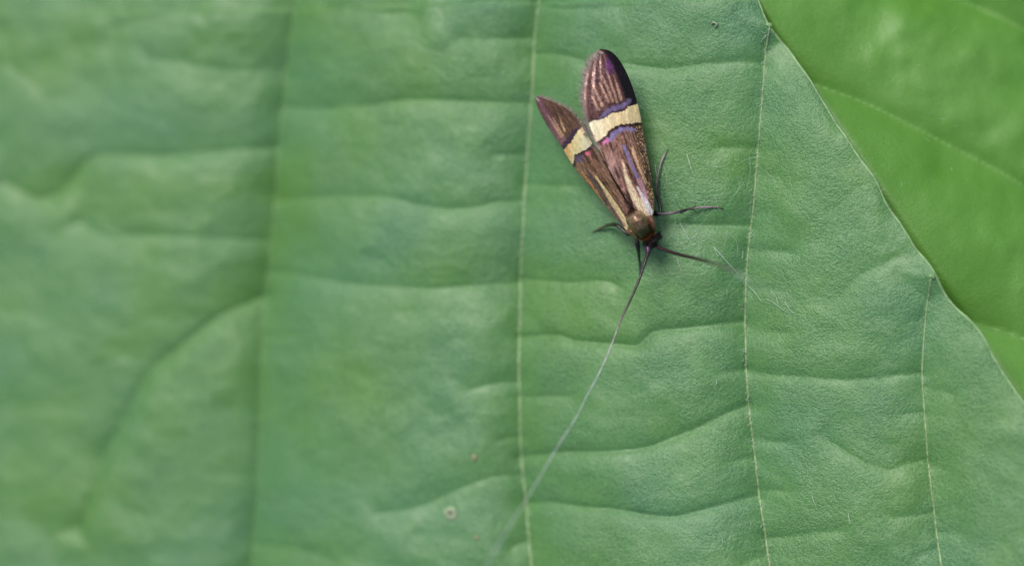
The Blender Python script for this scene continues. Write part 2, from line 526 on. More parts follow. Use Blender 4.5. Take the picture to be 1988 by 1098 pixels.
def blade_z(X, Y):
    X = np.asarray(X, dtype=np.float64); Y = np.asarray(Y, dtype=np.float64)
    z = base_z(X, Y) + relief(X, Y, sec_world, cross_world)
    z = z + np.interp(X, [-2.6, 0, 1], [.055, .05, .045]) * fbm(X * 2.2, Y * 2.6, 3, 3) + .011 * fbm(X * 7, Y * 8, 9, 3) + .0016 * fbm(X * 24, Y * 24, 15, 2)
    dm = np.clip((margin_y(X) - Y) * .57, 0, 9)
    z = z - (.035 + .06 * fbm(X * 3.1, Y * 3.1, 201, 2)) * np.exp(-dm / .07)            # the margin rolls down a little
    md = np.abs(Y - YMID)
    z = z - .10 * np.exp(-md / .12)
    return z

def zat(x, y):
    return float(blade_z(np.array([x], float), np.array([y], float))[0])
def on_leaf(px, py, dz=0.0):
    x, y = PX(px, py)
    x, y = np.atleast_1d(x), np.atleast_1d(y)
    return np.stack([x, y, blade_z(x, y) + dz], axis=1)

# ------------------------------------------------------------------ ground and stem (far below the leaves)
gv = [(-300, -300, -46), (300, -300, -46), (300, 300, -46), (-300, 300, -46)]
ground = link_mesh('ground', gv, [(0, 1, 2, 3)], M['ground'], None, False)
tag(ground, 'dark bare soil under the leaves', 'ground', kind='structure')

# ------------------------------------------------------------------ the main leaf
leaf = empty('leaf', (-9.0, -4.0, float(base_z(-9.0, -4.0))))
tag(leaf, 'large dull blue-green leaf with parallel veins, carrying the moth', 'leaf', 'leaves of the plant')
xs = np.concatenate([np.arange(-9.0, -2.9, .09), np.arange(-2.9, 3.0, .0098), np.arange(3.0, 5.1, .06), [5.1]])
ts = np.concatenate([np.linspace(0, .28, 30, endpoint=False), np.linspace(.28, 1, 600)])
XX = np.repeat(xs[:, None], len(ts), 1)
TOP = margin_y(xs)
YY = YMID + (TOP - YMID)[:, None] * ts[None, :]
ZZ = blade_z(XX, YY)
def grid_faces(nx, ny, o=0, flip=False):
    i, j = np.meshgrid(np.arange(nx - 1), np.arange(ny - 1), indexing='ij')
    a = o + i * ny + j
    f = np.stack([a, a + ny, a + ny + 1, a + 1], -1).reshape(-1, 4)
    return f[:, ::-1] if flip else f
V = [np.stack([XX, YY, ZZ], -1).reshape(-1, 3)]
F = [grid_faces(len(xs), len(ts))]
n0 = len(V[0])
# under side of the same blade
sx, st = np.arange(0, len(xs), 5), np.arange(0, len(ts), 6)
sx[-1] = len(xs) - 1; st = np.append(st, len(ts) - 1)
U = np.stack([XX[np.ix_(sx, st)], YY[np.ix_(sx, st)], ZZ[np.ix_(sx, st)] - .05], -1).reshape(-1, 3)
V.append(U); F.append(grid_faces(len(sx), len(st), n0, True)); n0 += len(U)
# other half of the blade, beyond the midrib and outside the frame
xs2 = np.linspace(-9, 5.1, 150); t2 = np.linspace(0, 1, 60)
X2 = np.repeat(xs2[:, None], 60, 1); Y2 = YMID - (margin_y(xs2) - YMID)[:, None] * t2[None, :]
Z2 = blade_z(X2, 2 * YMID - Y2) + .012 * .35 * (2 * YMID - Y2) ** 2 - .012 * .35 * 16 - .05 * (YMID - Y2)
V.append(np.stack([X2, Y2, Z2], -1).reshape(-1, 3)); F.append(grid_faces(150, 60, n0, True))
link_mesh('blade', np.vstack(V), np.vstack(F), M['leaf'], leaf)

def ribbon_vein(name, line, r0, r1, mat, parent, lift, zf, n=6, jitter=0.0):
    z = zf(line[:, 0], line[:, 1])
    P = np.column_stack([line, z + lift])
    r = np.linspace(r0, r1, len(P))
    if jitter:
        r = r * (1 + jitter * RNG.uniform(-1, 1, len(P)))
    v, f = tube(P, r, n, .8)
    return link_mesh(name, v, f, mat, parent)

for q_, line in enumerate(sec_world):
    ribbon_vein('secondary_vein', line, .0045, .0075, M['vein_soft'] if q_ == 0 else M['vein'], leaf, .0015, blade_z, 6, .22)
for s_, line in cross_world:
    m = len(line)
    P = np.column_stack([line, blade_z(line[:, 0], line[:, 1]) - .0012])
    r = .0042 * (.5 + .6 * s_) * (.35 + .65 * np.sin(np.linspace(0.15, math.pi - .15, m)))
    v, f = tube(P, r, 5, .8)
    link_mesh('cross_vein', v, f, M['cross'], leaf)
mid_line = np.column_stack([np.linspace(-9.0, 5.0, 120), np.full(120, YMID)])
ribbon_vein('midrib', mid_line, .10, .02, M['vein'], leaf, .0, blade_z, 8)
# the pale rolled margin
mc = MARG_C[(MARG_C[:, 0] > -8.99)]
z = blade_z(mc[:, 0], mc[:, 1] - 1e-4)
v, f = tube(np.column_stack([mc, z - .006]), .0075 * (1 + .25 * fbm(np.arange(len(mc)) * .13, np.zeros(len(mc)), 5)), 6)
link_mesh('margin', v, f, M['margin'], leaf)
# teeth where the laterals meet the margin
for (px, py, qx, qy) in ((1494, 46, 1502, 52), (1811, 536, 1818, 543)):
    a = on_leaf(px, py, .002)[0]; b2 = on_leaf(qx, qy - 4, -.01)[0]
    P = np.array([a * 1.6 - b2 * .6, a, (a + b2) / 2, b2])
    v, f = tube(catmull(P, .01), np.interp(np.linspace(0, 1, len(catmull(P, .01))), [0, .5, .8, 1], [.007, .014, .014, .004]), 7)
    link_mesh('tooth', v, f, M['margin'], leaf)
# leaf stalk to the stem
pet = catmull([(-9.0, -4.0, base_z(-9, -4) - .1), (-10.5, -4.1, -2.4), (-12.5, -4.3, -3.6), (-14.5, -4.5, -6.0)], .2)
v, f = tube(pet, np.linspace(.11, .19, len(pet)), 10)
link_mesh('petiole', v, f, M['stem'], leaf)

# hairs on the leaf: the longer ones one by one
HAIRS = [((1458, 556), (1470, 570), (1482, 587)), ((1490, 580), (1505, 588), (1522, 602)), ((1525, 585), (1531, 595), (1541, 609)), ((1498, 564), (1508, 576), (1513, 592)),
         ((1321, 432), (1333, 455), (1345, 476)), ((1387, 478), (1390, 486), (1393, 496)), ((1480, 80), (1484, 72), (1490, 66)), ((1480, 123), (1485, 117), (1491, 111)),
         ((1578, 962), (1580, 970), (1584, 981)), ((1648, 996), (1649, 1005), (1650, 1016)), ((1306, 392), (1309, 386), (1313, 378)), ((1316, 500), (1318, 512), (1324, 526)),
         ((1334, 298), (1340, 320), (1346, 338)), ((1272, 318), (1273, 330), (1276, 344)), ((1388, 480), (1410, 505), (1436, 532)), ((1394, 735), (1392, 742), (1388, 750)),
         ((1551, 496), (1553, 500), (1554, 504)), ((1594, 883), (1597, 888), (1600, 889)), ((1650, 887), (1650, 893), (1651, 897)), ((1445, 487), (1444, 495), (1443, 502))]
for h in HAIRS:
    a = np.array(h, float)
    P = on_leaf(a[:, 0], a[:, 1], 0.0)
    P[:, 2] += [.002, .03, .045]
    C = catmull(P, .01)
    v, f = tube(C, np.linspace(.0015, .0006, len(C)), 4)
    link_mesh('leaf_hair', v, f, M['hair'], leaf)
# and the fine down nobody could count
hv, hf = [], []
def add_hair(px, py, ang, ln, lift, r):
    a = np.array([px, py]); d = np.array([math.cos(ang), -math.sin(ang)]) * ln
    k = np.array([-d[1], d[0]]) * random.uniform(-.18, .18)
    q = np.array([a, a + d * .5 + k, a + d])
    P = on_leaf(q[:, 0], q[:, 1]); P[:, 2] += [.001, lift * .7, lift]
    C = catmull(P, .02)
    v, f = tube(C, np.linspace(r, r * .35, len(C)), 3)
    o = len(hv)
    hv.extend(v); hf.extend([tuple(i + o for i in q_) for q_ in f])
for _ in range(60):
    px = random.gauss(1355, 62); py = random.gauss(395, 75)
    if px < 1275: px = 1275 + random.uniform(0, 180)
    add_hair(px, py, random.uniform(0, 2 * math.pi), random.uniform(18, 62), random.uniform(.01, .04), .0007)
for _ in range(120):
    t = random.random(); py = 50 + t * 1040
    c = SEC[2]; px = np.interp(py, [p[1] for p in c], [p[0] for p in c]) + random.uniform(-5, 4)
    add_hair(px, py, random.uniform(.5, 4.2), random.uniform(5, 13), random.uniform(.01, .03), .0014)
for _ in range(110):
    add_hair(random.uniform(1060, 1860), random.uniform(0, 1098), random.uniform(0, 6.28), random.uniform(6, 18), random.uniform(.008, .03), .0008)
for _ in range(60):
    py = random.uniform(0, 1098); c = SEC[1]
    add_hair(np.interp(py, [p[1] for p in c], [p[0] for p in c]) + random.uniform(-4, 4), py, random.uniform(0, 6.28), random.uniform(5, 11), .02, .0014)
for _ in range(60):
    i = random.randint(0, len(MARG_C) - 1)
    x, y = MARG_C[i]
    if not (1.2 < x < 2.6): continue
    add_hair(994 + x / S - 2, 549 - y / S, random.uniform(-.4, 1.4), random.uniform(5, 12), .01, .0012)
dn = link_mesh('leaf_down', hv, hf, M['hair'], leaf)
dn['kind'] = 'stuff'

# ------------------------------------------------------------------ the leaf underneath
low_lines = []
for pts in ([(1300, 60), (1440, 105), (1580, 160), (1700, 204), (1850, 278), (1988, 350), (2200, 480), (2500, 700)],
            [(1500, 530), (1700, 580), (1885, 627), (1988, 656), (2200, 740), (2500, 900)],
            [(1400, -140), (1600, -110), (1800, -40), (2000, 40), (2300, 200)],
            [(1900, 900), (2100, 960), (2400, 1100)]):
    p = np.array(pts, float); low_lines.append(catmull(np.column_stack([(p[:, 0] - 994) * S, (549 - p[:, 1]) * S]), .04))
MA, MB_ = np.array([1.26, 1.436]), np.array([2.6, -.59])
MT = (MB_ - MA) / np.linalg.norm(MB_ - MA); MN = np.array([-MT[1], MT[0]])     # towards the upper right
def low_z(X, Y):
    X = np.asarray(X, float); Y = np.asarray(Y, float)
    d = (X - MA[0]) * MN[0] + (Y - MA[1]) * MN[1]
    t = (X - MA[0]) * MT[0] + (Y - MA[1]) * MT[1]
    along = base_z(MA[0] + MT[0] * t, MA[1] + MT[1] * t)
    pos = np.clip(d, 0, 20); neg = np.clip(-d, 0, 20)
    z = .15 + .2 * (along - .3) - .04 - (.34 * pos + .03 * pos ** 2) - .42 * neg
    r = relief(X, Y, [], [(1.0, l) for l in low_lines], dcro=.26, wa=.26, wb=.34, sharp=0)
    z = z + r + .22 * fbm(X * 1.3, Y * 1.3, 31, 3) * np.clip(d / .5, 0, 1) + .03 * fbm(X * 6, Y * 6, 35, 2) * np.clip(d / .3, 0, 1)
    return z
low = empty('leaf', (9.0, 3.0, -8.0))
tag(low, 'brighter yellow-green leaf half hidden beneath the edge of the larger leaf', 'leaf', 'leaves of the plant')
lt = np.linspace(0, 1, 330); lx = np.concatenate([np.arange(.7, 3.1, .014), np.linspace(3.1, 9.0, 90)])
def low_top(x): return 1.9 + 3.2 * np.sin(np.clip((x - .7) / 8.3, 0, 1) * math.pi) ** .8
def low_bot(x): return .6 - 5.0 * np.sin(np.clip((x - .7) / 8.3, 0, 1) ** .75 * math.pi) ** .8 + 2.6 * np.clip((x - .7) / 8.3, 0, 1)
LX = np.repeat(lx[:, None], 330, 1)
LY = low_bot(lx)[:, None] + (low_top(lx) - low_bot(lx))[:, None] * lt[None, :]
LZ = low_z(LX, LY)
lv = np.stack([LX, LY, LZ], -1).reshape(-1, 3)
lb = np.stack([LX[::4, ::6], LY[::4, ::6], LZ[::4, ::6] - .04], -1)
lf = np.vstack([grid_faces(len(lx), 330), grid_faces(lb.shape[0], lb.shape[1], len(lv), True)])
link_mesh('blade', np.vstack([lv, lb.reshape(-1, 3)]), lf, M['leaf_low'], low)
for line in low_lines:
    k = (line[:, 0] < 8.6)
    l2 = line[k]
    if len(l2) > 3:
        ribbon_vein('secondary_vein', l2, .0055, .009, M['vein_low'], low, .0, low_z, 6)
pe = catmull([(8.95, 3.0, float(low_z(8.95, 3.0))), (10.2, 3.6, -10.0), (11, 3.8, -14), (11, 3.5, -20)], .3)
v, f = tube(pe, np.linspace(.1, .18, len(pe)), 10)
link_mesh('petiole', v, f, M['stem'], low)

# stems that carry the two leaves (outside the frame)
def stem(name, label, pts, r0, r1):
    c = catmull(pts, .6)
    v, f = tube(c, np.linspace(r0, r1, len(c)), 10)
    o = link_mesh(name, v, f, M['stem'], None, loc=pts[-1])
    tag(o, label, 'stem', 'stems of the plant')
stem('plant_stem', 'upright green stem carrying the large blue-green leaf', [(-14.6, -4.4, -2.0), (-14.5, -4.5, -6), (-14.2, -4.9, -20), (-14.4, -5.2, -46)], .14, .5)
stem('plant_stem', 'upright green stem carrying the brighter lower leaf', [(11.1, 3.4, -17), (11.0, 3.5, -20), (10.6, 3.2, -34), (10.8, 3.0, -46)], .14, .45)

# ------------------------------------------------------------------ specks lying on the leaf
def lump(name, px, py, rx, ry, rz, mat, parent=None, seed=0, dz=0.0, ring=False):
    c = on_leaf(px, py)[0]; c[2] += dz
    vs_, fs = [], []
    n, m = 9, 12
    for i in range(n + 1):
        th = math.pi * i / n
        for k in range(m):
            ph = 2 * math.pi * k / m
            w = 1 + .35 * (vnoise(np.array([k * .7 + seed]), np.array([i * .8 + seed * 3.1]), seed)[0] - .5) * 2
            vs_.append((c[0] + rx * w * math.sin(th) * math.cos(ph), c[1] + ry * w * math.sin(th) * math.sin(ph), c[2] + rz * (math.cos(th) * w + .6)))
    for i in range(n):
        for k in range(m):
            fs.append((i * m + k, i * m + (k + 1) % m, (i + 1) * m + (k + 1) % m, (i + 1) * m + k)[::-1])
    return link_mesh(name, vs_, fs, mat, parent, loc=(None if parent else tuple(c)))
sp = empty('debris_fleck', on_leaf(875, 997)[0])
tag(sp, 'pale yellowish fleck with a dark centre on the leaf', 'debris')
for k in range(7):
    a = k / 7 * 6.283
    lump('crumb', 875 + 8 * math.cos(a), 997 + 8 * math.sin(a), .013 + .004 * (k % 3), .013, .008, M['speck'], sp, k)
lump('dark_centre', 875, 997, .012, .012, .007, M['speck_dark'], sp, 9)
tag(lump('debris_grain', 921, 889, .016, .018, .006, M['grain'], None, 3), 'tiny pinkish brown grain on the leaf left of a vein', 'debris')
tag(lump('debris_grain', 924, 1045, .012, .013, .004, M['grain'], None, 5), 'tiny faint cream grain below the pale fleck', 'debris')
cv = on_leaf(np.array([1382, 1386, 1392, 1389]), np.array([46, 43, 47, 52])); cv[:, 2] += [.006, .02, .022, .006]
cc = catmull(cv, .004)
v, f = tube(cc, .0045, 6)
fl = link_mesh('debris_flake', v, f, M['speck'], None, loc=tuple(cv[0]))
tag(fl, 'tiny curled white flake near the leaf tooth above the moth', 'debris')

# ------------------------------------------------------------------ the moth
moth_base = on_leaf(1235, 400)[0]
moth = empty('moth', moth_base)
tag(moth, 'bronze longhorn moth with cream-banded wings resting head down on leaf', 'moth')
def W(px, py, z):
    x, y = PX(px, py, z)
    return np.array([float(x), float(y), float(z)])

def resample(pts, n):
    C = catmull(pts, 2.0)
    s = np.concatenate([[0], np.cumsum(np.linalg.norm(np.diff(C, axis=0), axis=1))])
    t = np.linspace(0, s[-1], n)
    return np.column_stack([np.interp(t, s, C[:, 0]), np.interp(t, s, C[:, 1])])

def pl_dist(px, py, line):
    """distance to a polyline and the interpolated half width there"""
    best = np.full(px.shape, 1e9); hw = np.zeros(px.shape); tt = np.zeros(px.shape)
    n = len(line) - 1
    for i in range(n):
        x0, y0 = line[i][:2]; x1, y1 = line[i + 1][:2]
        w0 = line[i][2] if len(line[i]) > 2 else 1; w1 = line[i + 1][2] if len(line[i + 1]) > 2 else w0
        dx, dy = x1 - x0, y1 - y0; L2 = dx * dx + dy * dy
        t = np.clip(((px - x0) * dx + (py - y0) * dy) / L2, 0, 1)
        d = np.hypot(px - x0 - dx * t, py - y0 - dy * t)
        m = d < best
        best[m] = d[m]; hw[m] = (w0 + (w1 - w0) * t)[m]; tt[m] = ((i + t) / n)[m]
    return best, hw, tt

def in_poly(px, py, poly):
    inside = np.zeros(px.shape, bool)
    n = len(poly)
    for i in range(n):
        x0, y0 = poly[i]; x1, y1 = poly[(i + 1) % n]
        c = ((y0 > py) != (y1 > py)) & (px < (x1 - x0) * (py - y0) / (y1 - y0 + 1e-12) + x0)
        inside ^= c
    return inside

def mixc(c, m, rgb, f=1.0):
    m = np.clip(m, 0, 1)[..., None] * f
    return c * (1 - m) + np.array(lin(rgb)) * m

def soft(d, hw, e=.8):
    return 1 / (1 + np.exp((d - hw) / e * 2.2))

def streaks(c, px, py, lst, rgb, e=.7, f=1.0):
    for line in lst:
        d, hw, t = pl_dist(px, py, line)
        n = fbm(px * .55 + 3, py * .4, 141, 2)
        c = mixc(c, soft(d + 2.2 * n, hw, e) * np.clip(.8 + 1.8 * fbm(px * .9, py * .6, 151, 2), .25, 1), rgb, f)
    return c

def paint_right(px, py):
    al, ac = -.36 * px - .93 * py, .93 * px - .36 * py
    n1 = 1.5 * fbm(ac * .42, al * .05, 41, 3); n2 = fbm(ac * .8, al * .28, 47, 2)
    jx, jy = px + 8 * fbm(px * .25, py * .25, 51, 3), py + 9 * fbm(px * .3, py * .3, 57, 3)
    c = np.ones(px.shape + (3,)) * np.array(lin((160, 114, 94)))
    c = mixc(c, np.clip(.5 + n1 * 2.2, 0, 1), (88, 58, 46), .75)
    c = mixc(c, np.exp(-(((px - 1186) / 16) ** 2 + ((py - 325) / 30) ** 2)), (190, 150, 140), .6)  # pinkish highlight on the bronze, painted into the colour
    c = mixc(c, soft(np.hypot((jx - 1215) / 1.2, (jy - 392)), 20, 5), (58, 38, 30), .9)  # shadow behind the thorax, painted as a dark patch
    # costal side: dark with gold speckles
    d, hw, t = pl_dist(px, py, [(1240, 245, 8), (1250, 290, 10), (1258, 340, 8), (1265, 400, 6)])
    c = mixc(c, soft(d, hw, 4), (62, 40, 40), .9)
    c = mixc(c, (vnoise(px * .8, py * .5, 61) > .70) * soft(d, hw + 5, 4), (205, 165, 110), .85)
    c = mixc(c, vnoise(ac * .75, al * .22, 161) > .74, (196, 156, 142), .55)  # sparkle of the shiny scales painted as pale flecks
    c = mixc(c, vnoise(ac * .62, al * .035, 167) > .70, (34, 20, 20), .75)
    # dark separating lines and light streaks
    c = streaks(c, px, py, [[(1204, 292, 1.3), (1219, 326, 1.5), (1233, 357, 1.6), (1249, 395, 1.6)], [(1222, 290, 1.2), (1240, 340, 1.4), (1256, 385, 1.4)],
                            [(1180, 330, .8), (1206, 372, 1.4)], [(1196, 312, .9), (1216, 360, 1.3), (1228, 388, 1.5)]], (40, 24, 24), .8, .9)
    c = streaks(jx, 0, 0, [], 0) if False else c
    c = streaks(c, px, jy, [[(1227, 287, 2.5), (1233, 305, 3), (1240, 322, 2.4), (1247, 340, 1.6), (1253, 356, 1)]], (224, 178, 138))
    c = streaks(c, px, py, [[(1209, 312, 1.2), (1216, 343, 3.8), (1226, 369, 6.4), (1236, 388, 8.2), (1250, 409, 8.6), (1256, 417, 7)]], (255, 212, 170), 1.0)
    d, hw, t = pl_dist(px, py, [(1211, 284, 3.4), (1219, 303, 3.4), (1227, 321, 3.4), (1235, 338, 3.8), (1243, 354, 4), (1252, 376, 4), (1257, 395, 3)])
    c = mixc(c, soft(d + 3 * n2, hw - .5) * (t < .58), (126, 112, 146))
    c = mixc(c, soft(d, hw) * (t >= .58), (176, 128, 138))
    c = streaks(c, px, py, [[(1237, 362, 1), (1245, 377, 3.4), (1254, 393, 5), (1262, 411, 6.5)]], (255, 228, 222))  # pink-white streak, its metallic highlight put into the colour
    # the outer third
    top = [(1125, 250), (1149, 236), (1163, 232), (1174, 231), (1185, 220), (1197, 219), (1214, 215), (1219, 209), (1236, 202), (1260, 196)]
    bot = [(1270, 234), (1241, 238), (1219, 240), (1201, 242), (1188, 249), (1177, 262), (1163, 273), (1140, 290)]
    apex = py < np.interp(px, [p[0] for p in top], [p[1] for p in top])
    a = np.ones(px.shape + (3,)) * np.array(lin((88, 58, 54)))
    a = mixc(a, np.clip(.5 + n1 * 2.4, 0, 1), (64, 42, 40), .8)
    a = mixc(a, (vnoise(px * .9, py * .5, 71) > .74) * soft(np.hypot((px - 1160) / 22, (py - 170) / 50), 1, .3), (160, 128, 122), .7)
    a = streaks(a, px, py, [[(1152, 166, .8), (1160, 184, 2.4), (1169, 205, 3.2)], [(1164, 161, .8), (1173, 180, 2.2), (1182, 198, 2.6)], [(1169, 147, .8), (1180, 172, 2.4), (1189, 196, 2.6)],
                            [(1178, 138, .7), (1188, 166, 2.0), (1198, 198, 2.4)], [(1191, 146, .8), (1199, 170, 2.6), (1206, 193, 3.0)], [(1148, 186, .8), (1156, 200, 2), (1162, 212, 2)]], (196, 152, 126), .8, .8)
    a = mixc(a, soft(np.hypot((px - 1184) / 8, (py - 126) / 17), 1, .35), (98, 52, 96), .9)
    d, hw, t = pl_dist(px, py, [(1168, 92, 3), (1184, 102, 8), (1200, 124, 11), (1213, 152, 12), (1224, 185, 12), (1230, 200, 9)])
    a = mixc(a, soft(d, hw, 2.2), (20, 12, 20))
    d, hw, t = pl_dist(jx, jy, [(1166, 229, 3), (1172, 223, 5), (1182, 214, 5), (1193, 210, 5), (1208, 206, 5), (1220, 196, 5)])
    a = mixc(a, soft(d + 4 * n2, hw - .6, 1.2), (110, 94, 126))
    c = np.where(apex[..., None], a, c)
    dt, _, _ = pl_dist(jx, jy, top)
    c = mixc(c, soft(dt, 2.2, .8) * (px < 1245), (36, 18, 30), .9)
    # violet band and its dark border below the cream band
    d, hw, t = pl_dist(jx, jy, bot)
    below = py > np.interp(px, [p[0] for p in bot][::-1], [p[1] for p in bot][::-1])
    c = mixc(c, soft(d, 6, 1.5) * below, (44, 26, 24), .95)
    d, hw, t = pl_dist(jx, jy, [(1171, 278, 3), (1186, 268, 4.6), (1197, 257, 4.6), (1208, 250, 4.6), (1229, 251, 4)])
    c = mixc(c, soft(d + 4 * n2, hw - .4, 1.1) * (t > .18), (130, 116, 156))
    c = mixc(c, soft(d, hw, 1.1) * (t <= .18), (206, 120, 160))
    band = in_poly(jx, jy * .5 + py * .5, top + bot)
    bc = np.ones(px.shape + (3,)) * np.array(lin((255, 204, 152)))
    bc = mixc(bc, np.clip((1200 - px) / 50, 0, 1), (255, 222, 186))
    bc = mixc(bc, np.clip(.4 + n2 * 2, 0, 1), (240, 188, 142), .5)
    c = np.where(band[..., None], bc, c)
    d, hw, t = pl_dist(px, py, [(1222, 404, 1), (1196, 364, 1), (1172, 322, 1.2), (1158, 284, 2), (1152, 264, 3)])
    c = mixc(c, soft(d, hw, 1.2), (150, 112, 112), .7)
    return (c * np.where(band, 1 + .25 * n2, 1 + .8 * n2)[..., None].clip(.45, 1.6) * 1.18).clip(0, .92)

def paint_left(px, py):
    al, ac = -.55 * px - .835 * py, .835 * px - .55 * py
    n1 = 1.5 * fbm(ac * .5, al * .05, 81, 3); n2 = fbm(ac * .8, al * .28, 87, 2)
    jx, jy = px + 8 * fbm(px * .25, py * .25, 91, 3), py + 8 * fbm(px * .3, py * .3, 97, 3)
    c = np.ones(px.shape + (3,)) * np.array(lin((154, 112, 90)))
    c = mixc(c, np.clip(.5 + n1 * 2.2, 0, 1), (84, 56, 44), .75)
    c = mixc(c, vnoise(ac * .75, al * .22, 163) > .76, (180, 138, 110), .5)  # glints of shiny scales painted in as lighter flecks
    c = mixc(c, vnoise(ac * .62, al * .035, 169) > .70, (34, 20, 20), .75)
    c = streaks(c, px, py, [[(1150, 322, 1), (1172, 356, 1.4), (1196, 394, 1.6), (1218, 426, 1.8)], [(1146, 338, .8), (1168, 370, 1.2), (1194, 408, 1.3)]], (44, 26, 24), .8, .9)
    c = streaks(c, px, py, [[(1156, 342, 1), (1169, 361, 2.6), (1181, 379, 4), (1193, 399, 5.2), (1206, 419, 5.8), (1218, 440, 5.6)]], (255, 210, 158), .9)
    c = streaks(c, px, py, [[(1136, 326, 1.6), (1152, 352, 2.2), (1168, 376, 2.4), (1192, 410, 2.6), (1212, 438, 2)]], (92, 74, 86), .9)
    c = streaks(c, px, py, [[(1130, 334, 1.5), (1145, 354, 2.2), (1162, 380, 1.8), (1178, 404, 1.2)]], (206, 142, 92), .9)
    a = np.ones(px.shape + (3,)) * np.array(lin((106, 76, 64)))
    a = mixc(a, np.clip(.5 + n1 * 2.4, 0, 1), (66, 46, 42), .8)
    d, hw, t = pl_dist(px, py, [(1041, 187, 4), (1058, 218, 6), (1075, 246, 8), (1092, 274, 8)])
    a = mixc(a, soft(d, hw, 3), (138, 92, 106), .8)
    a = streaks(a, px, py, [[(1064, 225, .6), (1077, 245, 2), (1089, 264, 2.6)], [(1074, 229, .6), (1084, 248, 1.8), (1093, 263, 2)], [(1085, 226, .6), (1091, 240, 2), (1096, 254, 2)]], (204, 156, 122), .8)
    d, hw, t = pl_dist(jx, jy, [(1095, 288, 6), (1106, 274, 6), (1111, 262, 5), (1120, 250, 4)])
    a = mixc(a, soft(d, hw, 1.6), (66, 42, 66))
    top = [(1086, 300), (1096, 290), (1101, 282), (1110, 277), (1114, 264), (1124, 252), (1140, 238)]
    bot = [(1152, 276), (1146, 284), (1138, 290), (1126, 296), (1115, 301), (1112, 318), (1100, 330)]
    # apex side of the band: measured along the wing
    u = (px - 1118) * -.56 + (py - 285) * -.83
    apex = u > 0
    c = np.where(apex[..., None], a, c)
    d, hw, t = pl_dist(jx, jy, bot)
    c = mixc(c, soft(d, 7, 1.6) * (~apex), (60, 40, 48), .95)
    c = mixc(c, soft(np.hypot((px - 1124) / 10, (py - 308) / 7), 1, .3), (104, 82, 108), .9)
    c = mixc(c, soft(np.hypot((px - 1141) / 5, (py - 298) / 4), 1, .3), (226, 110, 134), 1)
    band = in_poly(jx * .5 + px * .5, jy * .5 + py * .5, top + bot)
    bc = np.ones(px.shape + (3,)) * np.array(lin((255, 202, 150)))
    bc = mixc(bc, np.clip((px - 1118) / 24, 0, 1), (255, 220, 184))
    bc = mixc(bc, np.clip((1112 - px) / 10, 0, 1), (224, 166, 104), .8)
    c = np.where(band[..., None], bc, c)
    d, hw, t = pl_dist(px, py, [(1222, 418, 1.5), (1182, 345, 1.6), (1160, 302, 2), (1128, 248, 2)])
    c = mixc(c, soft(d, hw, 1), (150, 116, 110), .45)
    return (c * np.where(band, 1 + .25 * n2, 1 + .8 * n2)[..., None].clip(.45, 1.6) * 1.18).clip(0, .92)

def wing(costa, dorsum, zc, zd, bulge, paint, label, name='forewing'):
    nu, nv = 300, 90
    A, B = resample(costa, nu), resample(dorsum, nu)
    u = np.linspace(0, 1, nu); v = np.linspace(0, 1, nv)
    ZA = np.interp(u, *zip(*zc)); ZB = np.interp(u, *zip(*zd))
    k = np.ones(21) / 21
    ZA = np.convolve(np.pad(ZA, 10, mode='edge'), k, 'valid'); ZB = np.convolve(np.pad(ZB, 10, mode='edge'), k, 'valid')
    px = A[:, None, 0] * (1 - v) + B[:, None, 0] * v
    py = A[:, None, 1] * (1 - v) + B[:, None, 1] * v
    wdt = np.hypot(A[:, 0] - B[:, 0], A[:, 1] - B[:, 1]) * S
    z = ZA[:, None] * (1 - v) + ZB[:, None] * v + bulge * np.sin(math.pi * v ** .8)[None, :] * np.clip(wdt / .25, 0, 1)[:, None]
    # pleats along the wing veins
    z = z + .0014 * np.sin(v * 34 + 1.5 * u[:, None])[...] * np.clip(wdt / .2, 0, 1)[:, None]
    x, y = (px - 994) * S * (D - z) / D, (549 - py) * S * (D - z) / D
    c = paint(px, py)
    up = np.stack([x, y, z], -1).reshape(-1, 3)
    f1 = grid_faces(nu, nv)
    e = np.array([up[1 * nv + 0] - up[0], up[1] - up[0]])
    lo = up.copy(); lo[:, 2] -= .008
    flip = np.cross(up[150 * nv + 46] - up[150 * nv + 45], up[151 * nv + 45] - up[150 * nv + 45])[2] > 0
    f = np.vstack([grid_faces(nu, nv, 0, flip), grid_faces(nu, nv, len(up), not flip)])
    cc = c.reshape(-1, 3)
    o = link_mesh(name, np.vstack([up, lo]), f, M['wing'], moth, color=np.vstack([cc, cc * .6]))
    o['label'] = label
    return o, A, B, ZA, ZB

R_costa = [(1266, 426), (1270, 402), (1268, 370), (1262, 330), (1254, 285), (1245, 235), (1239, 206), (1229, 172), (1215, 138), (1199, 112), (1184, 99), (1168, 95)]
R_dors = [(1240, 414), (1222, 394), (1205, 368), (1189, 340), (1174, 312), (1163, 288), (1152, 262), (1142, 235), (1135, 205), (1134, 172), (1142, 130), (1164, 96)]
L_costa = [(1224, 458), (1206, 436), (1180, 404), (1157, 375), (1137, 352), (1122, 334), (1109, 316), (1096, 294), (1082, 272), (1066, 250), (1050, 222), (1041, 200), (1040, 187)]
L_dors = [(1232, 424), (1218, 398), (1204, 374), (1188, 345), (1176, 320), (1166, 302), (1154, 284), (1139, 262), (1126, 240), (1111, 220), (1086, 203), (1044, 187)]
g = float(base_z(.62, .3))
gl = float(base_z(.15, .9))
wr, RA, RB, RZA, RZB = wing(R_costa, R_dors, [(0, g + .20), (.15, g + .18), (.5, g + .15), (1, g + .20)],
                            [(0, g + .24), (.1, g + .275), (.3, g + .325), (.6, g + .31), (1, g + .215)], .035, paint_right, 'flatter forewing with wide cream band and violet edging')
